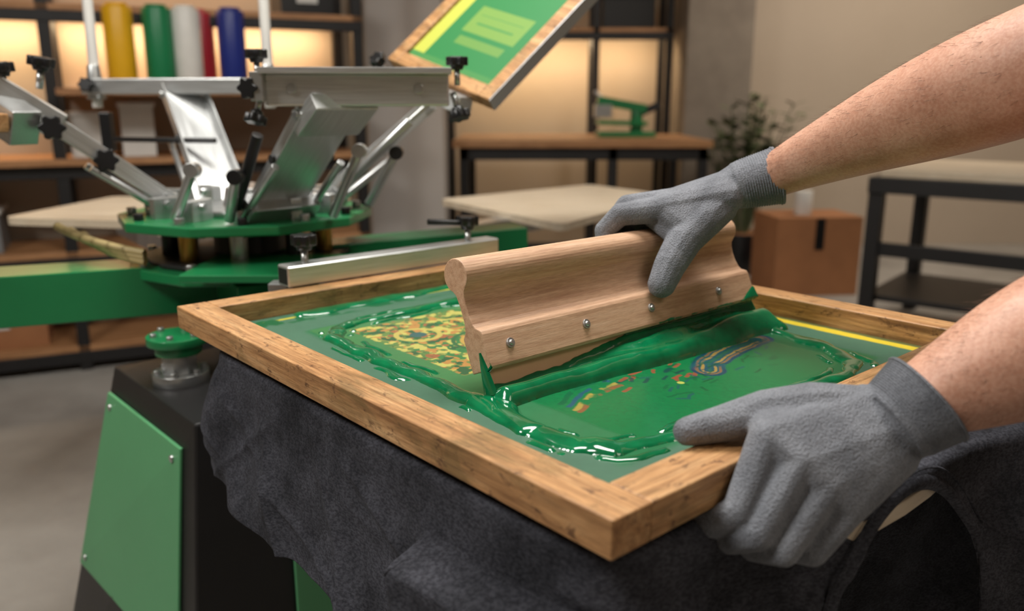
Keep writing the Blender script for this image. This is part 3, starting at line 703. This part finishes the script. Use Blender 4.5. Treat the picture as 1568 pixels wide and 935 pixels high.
for i,(z,d0) in enumerate(((.12,0),(.56,0),(.97,-.05),(1.27,-.19),(1.62,0),(2.1,0))):
    box('board_%d'%i,(-2.55 if i!=3 else -1.33,d0,z-.028),(.02 if i!=3 else -.04,.46,z),TABLEW,sh,None,.002)
    if z>1.5 or z<1: box('shelf_rail_%d'%i,(-2.55,-.005,z-.075 if z>1.5 else z-.085),(.02,.035,z-.029),BLACK,sh,None,.002)
    if z>1.5: box('led_strip_%d'%i,(-2.5,.36,z-.040),(-.05,.38,z-.029),LEDM,sh,None,0)
box('back_panel',(-2.6,.465,0),(.05,.48,2.4),WALL,sh,None,0)
rolls=[(-1.069,-.09,lin(232,176,24)),(-.914,-.09,lin(20,124,76)),(-.797,-.09,lin(226,224,218)),(-.727,.04,lin(176,36,52)),(-.608,-.09,lin(24,42,126))]
for i,(x,y,c_) in enumerate(rolls):
    m=plain('roll_vinyl_%d'%i,c_,.4,var=.06)
    r=empty('vinyl_roll' if i==0 else 'vinyl_roll.%03d'%i,Ms@Matrix.Translation((x,y,1.271))); R_=.060
    cyl('roll',(0,0,0),(0,0,.335),R_,m,r,b=.004); cyl('core',(0,0,.335),(0,0,.35),R_*.75,m,r,b=.002); cyl('end_band',(0,0,.0),(0,0,.03),R_+.002,m,r,b=.002)
def bin_(nm,x,z,w,d_,h,mat):
    e=empty(nm,Ms@Matrix.Translation((x,.08,z+.001))); t=.006
    box('bottom',(0,0,0),(w,d_,t),mat,e,None,0)
    box('side_1',(0,0,t),(t,d_,h),mat,e,None,0);box('side_2',(w-t,0,t),(w,d_,h),mat,e,None,0);box('side_3',(t,0,t),(w-t,t,h),mat,e,None,0);box('side_4',(t,d_-t,t),(w-t,d_,h),mat,e,None,0)
    box('lid',(-.01,-.01,h),(w+.01,d_+.01,h+.02),WHITEP,e); box('label',(w*.3,-.003,h*.3),(w*.7,-.0005,h*.7),WHITEP,e,None,0)
GREYP=plain('grey_bin',lin(120,122,124),.4)
bin_('storage_bin',-1.85,.56,.22,.3,.17,GREYP); bin_('storage_bin.001',-2.15,.56,.24,.3,.2,GREYP); bin_('cardboard_carton',-2.0,.12,.5,.3,.3,CARD)
bin_('carton_box',-1.31,.97,.16,.2,.18,WHITEP); bin_('carton_box.001',-1.10,.97,.14,.2,.22,WHITEP); bin_('storage_bin.002',-2.0,.97,.22,.25,.2,GREYP)
bin_('carton_box.002',-.35,1.62,.25,.3,.18,BLKP); bin_('carton_box.003',-1.9,1.62,.35,.3,.16,CARD)
sb=empty('wall_shelf_rack')
for i,x in enumerate((-.52,.62,1.18)):
    for j,y in enumerate((6.62,6.98)): box('upright_%d_%d'%(i,j),(x,y,0),(x+.05,y+.05,2.5),BLACK,sb,None,.002)
for i,z in enumerate((1.76,2.2)): 
    box('board_%d'%i,(-.52,6.62,z-.03),(1.23,7.03,z),TABLEW,sb,None,.002); box('edge_%d'%i,(-.52,6.60,z-.09),(1.23,6.619,z-.03),BLACK,sb,None,.002)
    box('led_strip_%d'%i,(-.45,6.93,z-.045),(1.17,6.95,z-.031),LEDM,sb,None,0)
eb=empty('storage_crate',Matrix.Translation((.70,6.7,1.761)));box('body',(0,0,0),(.4,.25,.22),BLKP,eb);box('lid',(-.01,-.01,.22),(.41,.26,.25),BLKP,eb)
tb=empty('work_table')
box('top',(-.38,5.35,.93),(1.28,6.5,.975),TABLEW,tb)
for i,(x,y) in enumerate(((-.34,5.4),(.62,5.4),(1.2,5.4),(-.34,6.4),(1.2,6.4))): box('leg_%d'%i,(x,y,0),(x+.06,y+.06,.93),BLACK,tb)
box('apron_1',(-.34,5.4,.85),(1.26,5.44,.93),BLACK,tb);box('apron_2',(-.34,5.4,.25),(1.26,5.44,.31),BLACK,tb)
gm=empty('small_tabletop_press',Matrix.Translation((.80,6.0,.976)))
box('base',(-.2,-.12,0),(.2,.12,.035),GREEN,gm);cyl('column',(.08,0,.035),(.08,0,.19),.045,GREEN,gm);beam('upper_arm',(.14,0,.19),(-.20,0,.25),.10,.06,GREEN,gm);beam('lower_arm',(.14,0,.09),(-.20,-.02,.10),.18,.03,GREEN,gm);box('head_block',(-.22,-.06,.13),(-.10,.06,.22),STEEL,gm);cyl('handle',(-.14,0,.24),(-.22,0,.31),.012,STEEL,gm);beam('side_arm',(.10,0,.16),(.24,-.03,.22),.07,.05,BLKP,gm)
for nm,q,z in (('printing_platen',[(-.24,2.72),(.13,2.14),(.54,2.85),(.30,3.22)],.905),('printing_platen.001',[(-1.36,2.2),(-.99,2.13),(-.86,2.6),(-1.30,2.72)],.915)):
    e=empty(nm); pq=[];
    for i in range(4):
        a=Vector(q[i-1]);b=Vector(q[i]);c_=Vector(q[(i+1)%4]); 
        for t in [0,.2,.4,.6,.8,1.0]: 
            s1=b+(a-b).normalized()*.04; s2=b+(c_-b).normalized()*.04; pq.append(s1*((1-t)**2)+b*(2*t*(1-t))+s2*(t*t))
    n=len(pq); vs=[(p.x,p.y,z-.02) for p in pq]+[(p.x,p.y,z) for p in pq]
    me=mesh('board',vs,[tuple(range(n)),tuple(range(n,2*n))]+[(i,(i+1)%n,n+(i+1)%n,n+i) for i in range(n)]); fixn(me); obj('board',me,PALEW,e)
    cx=sum(p[0] for p in q)/4;cy=sum(p[1] for p in q)/4
    beam('arm',(cx,cy,z-.05),(HX+.2*(1 if cx>HX else -1),HY+.2,.88),.06,.05,STEEL,e); beam('cross_arm',(cx-.15,cy,z-.04),(cx+.15,cy,z-.04),.05,.03,BLACK,e)
cb=empty('cardboard_box',Matrix.Translation((1.93,5.4,0))@Matrix.Rotation(.1,4,'Z'))
box('body',(-.28,-.2,0),(.28,.2,.5),CARD,cb);box('flap_1',(-.28,-.2,.5),(-.002,.2,.506),CARD,cb,None,0);box('flap_2',(.002,-.2,.5),(.28,.2,.506),CARD,cb,None,0)
box('tape',(-.03,-.203,.3),(.03,-.2005,.5),BLKP,cb,None,0)
cyl('paper_roll',(1.88,5.35,.508),(1.88,5.35,.66),.055,WHITEP)
be=Matrix.Translation((1.80,4.2,0))@Matrix.Rotation(math.atan2(-.64,.77),4,'Z')
bn=empty('workbench',be)
box('top',(0.05,0,.85),(2.0,.95,.89),PALEW,bn); box('apron',(0,-.02,.77),(2.0,.03,.848),BLACK,bn);box('apron_side',(0,0,.77),(.05,.95,.848),BLACK,bn)
for i,(x,y) in enumerate(((0,0),(0,.88),(1.9,0),(1.9,.88))): box('leg_%d'%i,(x,y,0),(x+.07,y+.07,.77),BLACK,bn)
box('stretcher',(0.07,0.02,.45),(1.9,.05,.52),BLACK,bn);box('lower_shelf',(0.0,.1,.2),(2.0,.85,.23),BLACK,bn)
pt=empty('potted_plant',Matrix.Translation((1.66,5.95,0)))
cyl('pot',(0,0,0),(0,0,.30),.11,BLKP,pt,r2=.15,b=.004);cyl('soil',(0,0,.28),(0,0,.302),.14,CARD,pt)
LEAF=plain('leaf',lin(92,102,70),.6,var=.25); vs=[];fs=[]
for s_ in range(40):
    az=random.uniform(0,6.28); le=random.uniform(.02,.34); top_=random.uniform(.7,1.26)
    p0=Vector((.04*math.cos(az),.04*math.sin(az),.3)); p2=Vector((le*math.cos(az),le*math.sin(az),top_)); p1=p0.lerp(p2,.5)+Vector((0,0,.15))
    pts=[p0*(1-t)**2+p1*(2*t*(1-t))+p2*(t*t) for t in [i/9 for i in range(10)]]
    tube('stem_%d'%s_,pts,.004,LEAF,pt)
    for q in range(3,10):
        for sd_ in range(3):
            a=random.uniform(0,6.28); d_=Vector((math.cos(a),math.sin(a),random.uniform(-.2,.6))).normalized(); l_=random.uniform(.07,.14); w_=d_.cross(Vector((0,0,1))).normalized()*l_*.26
            b0=pts[q]; n=len(vs); vs+=[b0,b0+d_*l_*.5+w_,b0+d_*l_,b0+d_*l_*.5-w_]; fs.append((n,n+1,n+2,n+3))
obj('leaves',mesh('leaves',vs,fs),LEAF,pt)
# ================================================================ LIGHTS
def area(name,loc,tgt,sx_,sy_,p,col,par=None):
    l=bpy.data.lights.new(name,'AREA'); l.shape='RECTANGLE'; l.size=sx_;l.size_y=sy_; l.energy=p; l.color=col
    o=bpy.data.objects.new(name,l); bpy.context.collection.objects.link(o); o.location=loc
    d_=Vector(tgt)-Vector(loc); o.rotation_euler=d_.to_track_quat('-Z','Y').to_euler(); return o
W1=(1,.88,.74);W2=(1,.72,.42);N=(1,.96,.90)
area('ceiling_light_1',(.05,1.45,3.1),(.05,1.25,.9),1.5,.8,74,N)
area('front_fill_light',(1.6,-.6,3.0),(.2,1.0,.9),1.2,.9,14,W1)  # added fill from behind the camera, no fixture modelled
area('ceiling_light_3',(-1.9,.1,3.0),(-.1,1.0,.9),.8,.6,52,N)
area('wall_wash_light',(3.0,5.2,3.1),(3.0,6.8,1.2),1.5,1.0,85,W1)  # added lamp that brightens the wall on the right, no fixture
area('ceiling_light_5',(-1.2,5.0,3.1),(-1.0,4.0,0),1.5,.8,20,W1)
def led(nm,mw,xa,xb,y,z,p):
    M=mw@Matrix.Translation(((xa+xb)/2,y,z)); l=bpy.data.lights.new(nm,'AREA'); l.shape='RECTANGLE'; l.size=xb-xa;l.size_y=.04;l.energy=p;l.color=W2
    o=bpy.data.objects.new(nm,l); bpy.context.collection.objects.link(o); o.matrix_world=M@Matrix.Rotation(math.radians(25),4,'X')
led('shelf_led_1',Ms,-2.5,-.1,.33,1.572,13); led('shelf_led_2',Ms,-2.5,-.1,.33,2.05,8)
led('shelf_led_3',Matrix(),-.45,1.15,6.86,1.70,15)
w=bpy.data.worlds.new('w'); bpy.context.scene.world=w; w.use_nodes=True
w.node_tree.nodes['Background'].inputs[0].default_value=(.9,.88,.86,1); w.node_tree.nodes['Background'].inputs[1].default_value=.2
try:
    bpy.context.scene.view_settings.view_transform='Standard'
    bpy.context.scene.view_settings.exposure=0.0
except Exception: pass
# ================================================================ CAMERA
cam=bpy.data.cameras.new('camera');co=bpy.data.objects.new('camera',cam);bpy.context.collection.objects.link(co)
co.location=(0,0,1.214);co.rotation_euler=(math.radians(90-13.8),0,0);cam.lens=29.13;cam.clip_start=.02
cam.dof.use_dof=True;cam.dof.focus_distance=.85;cam.dof.aperture_fstop=3.6
bpy.context.scene.camera=co
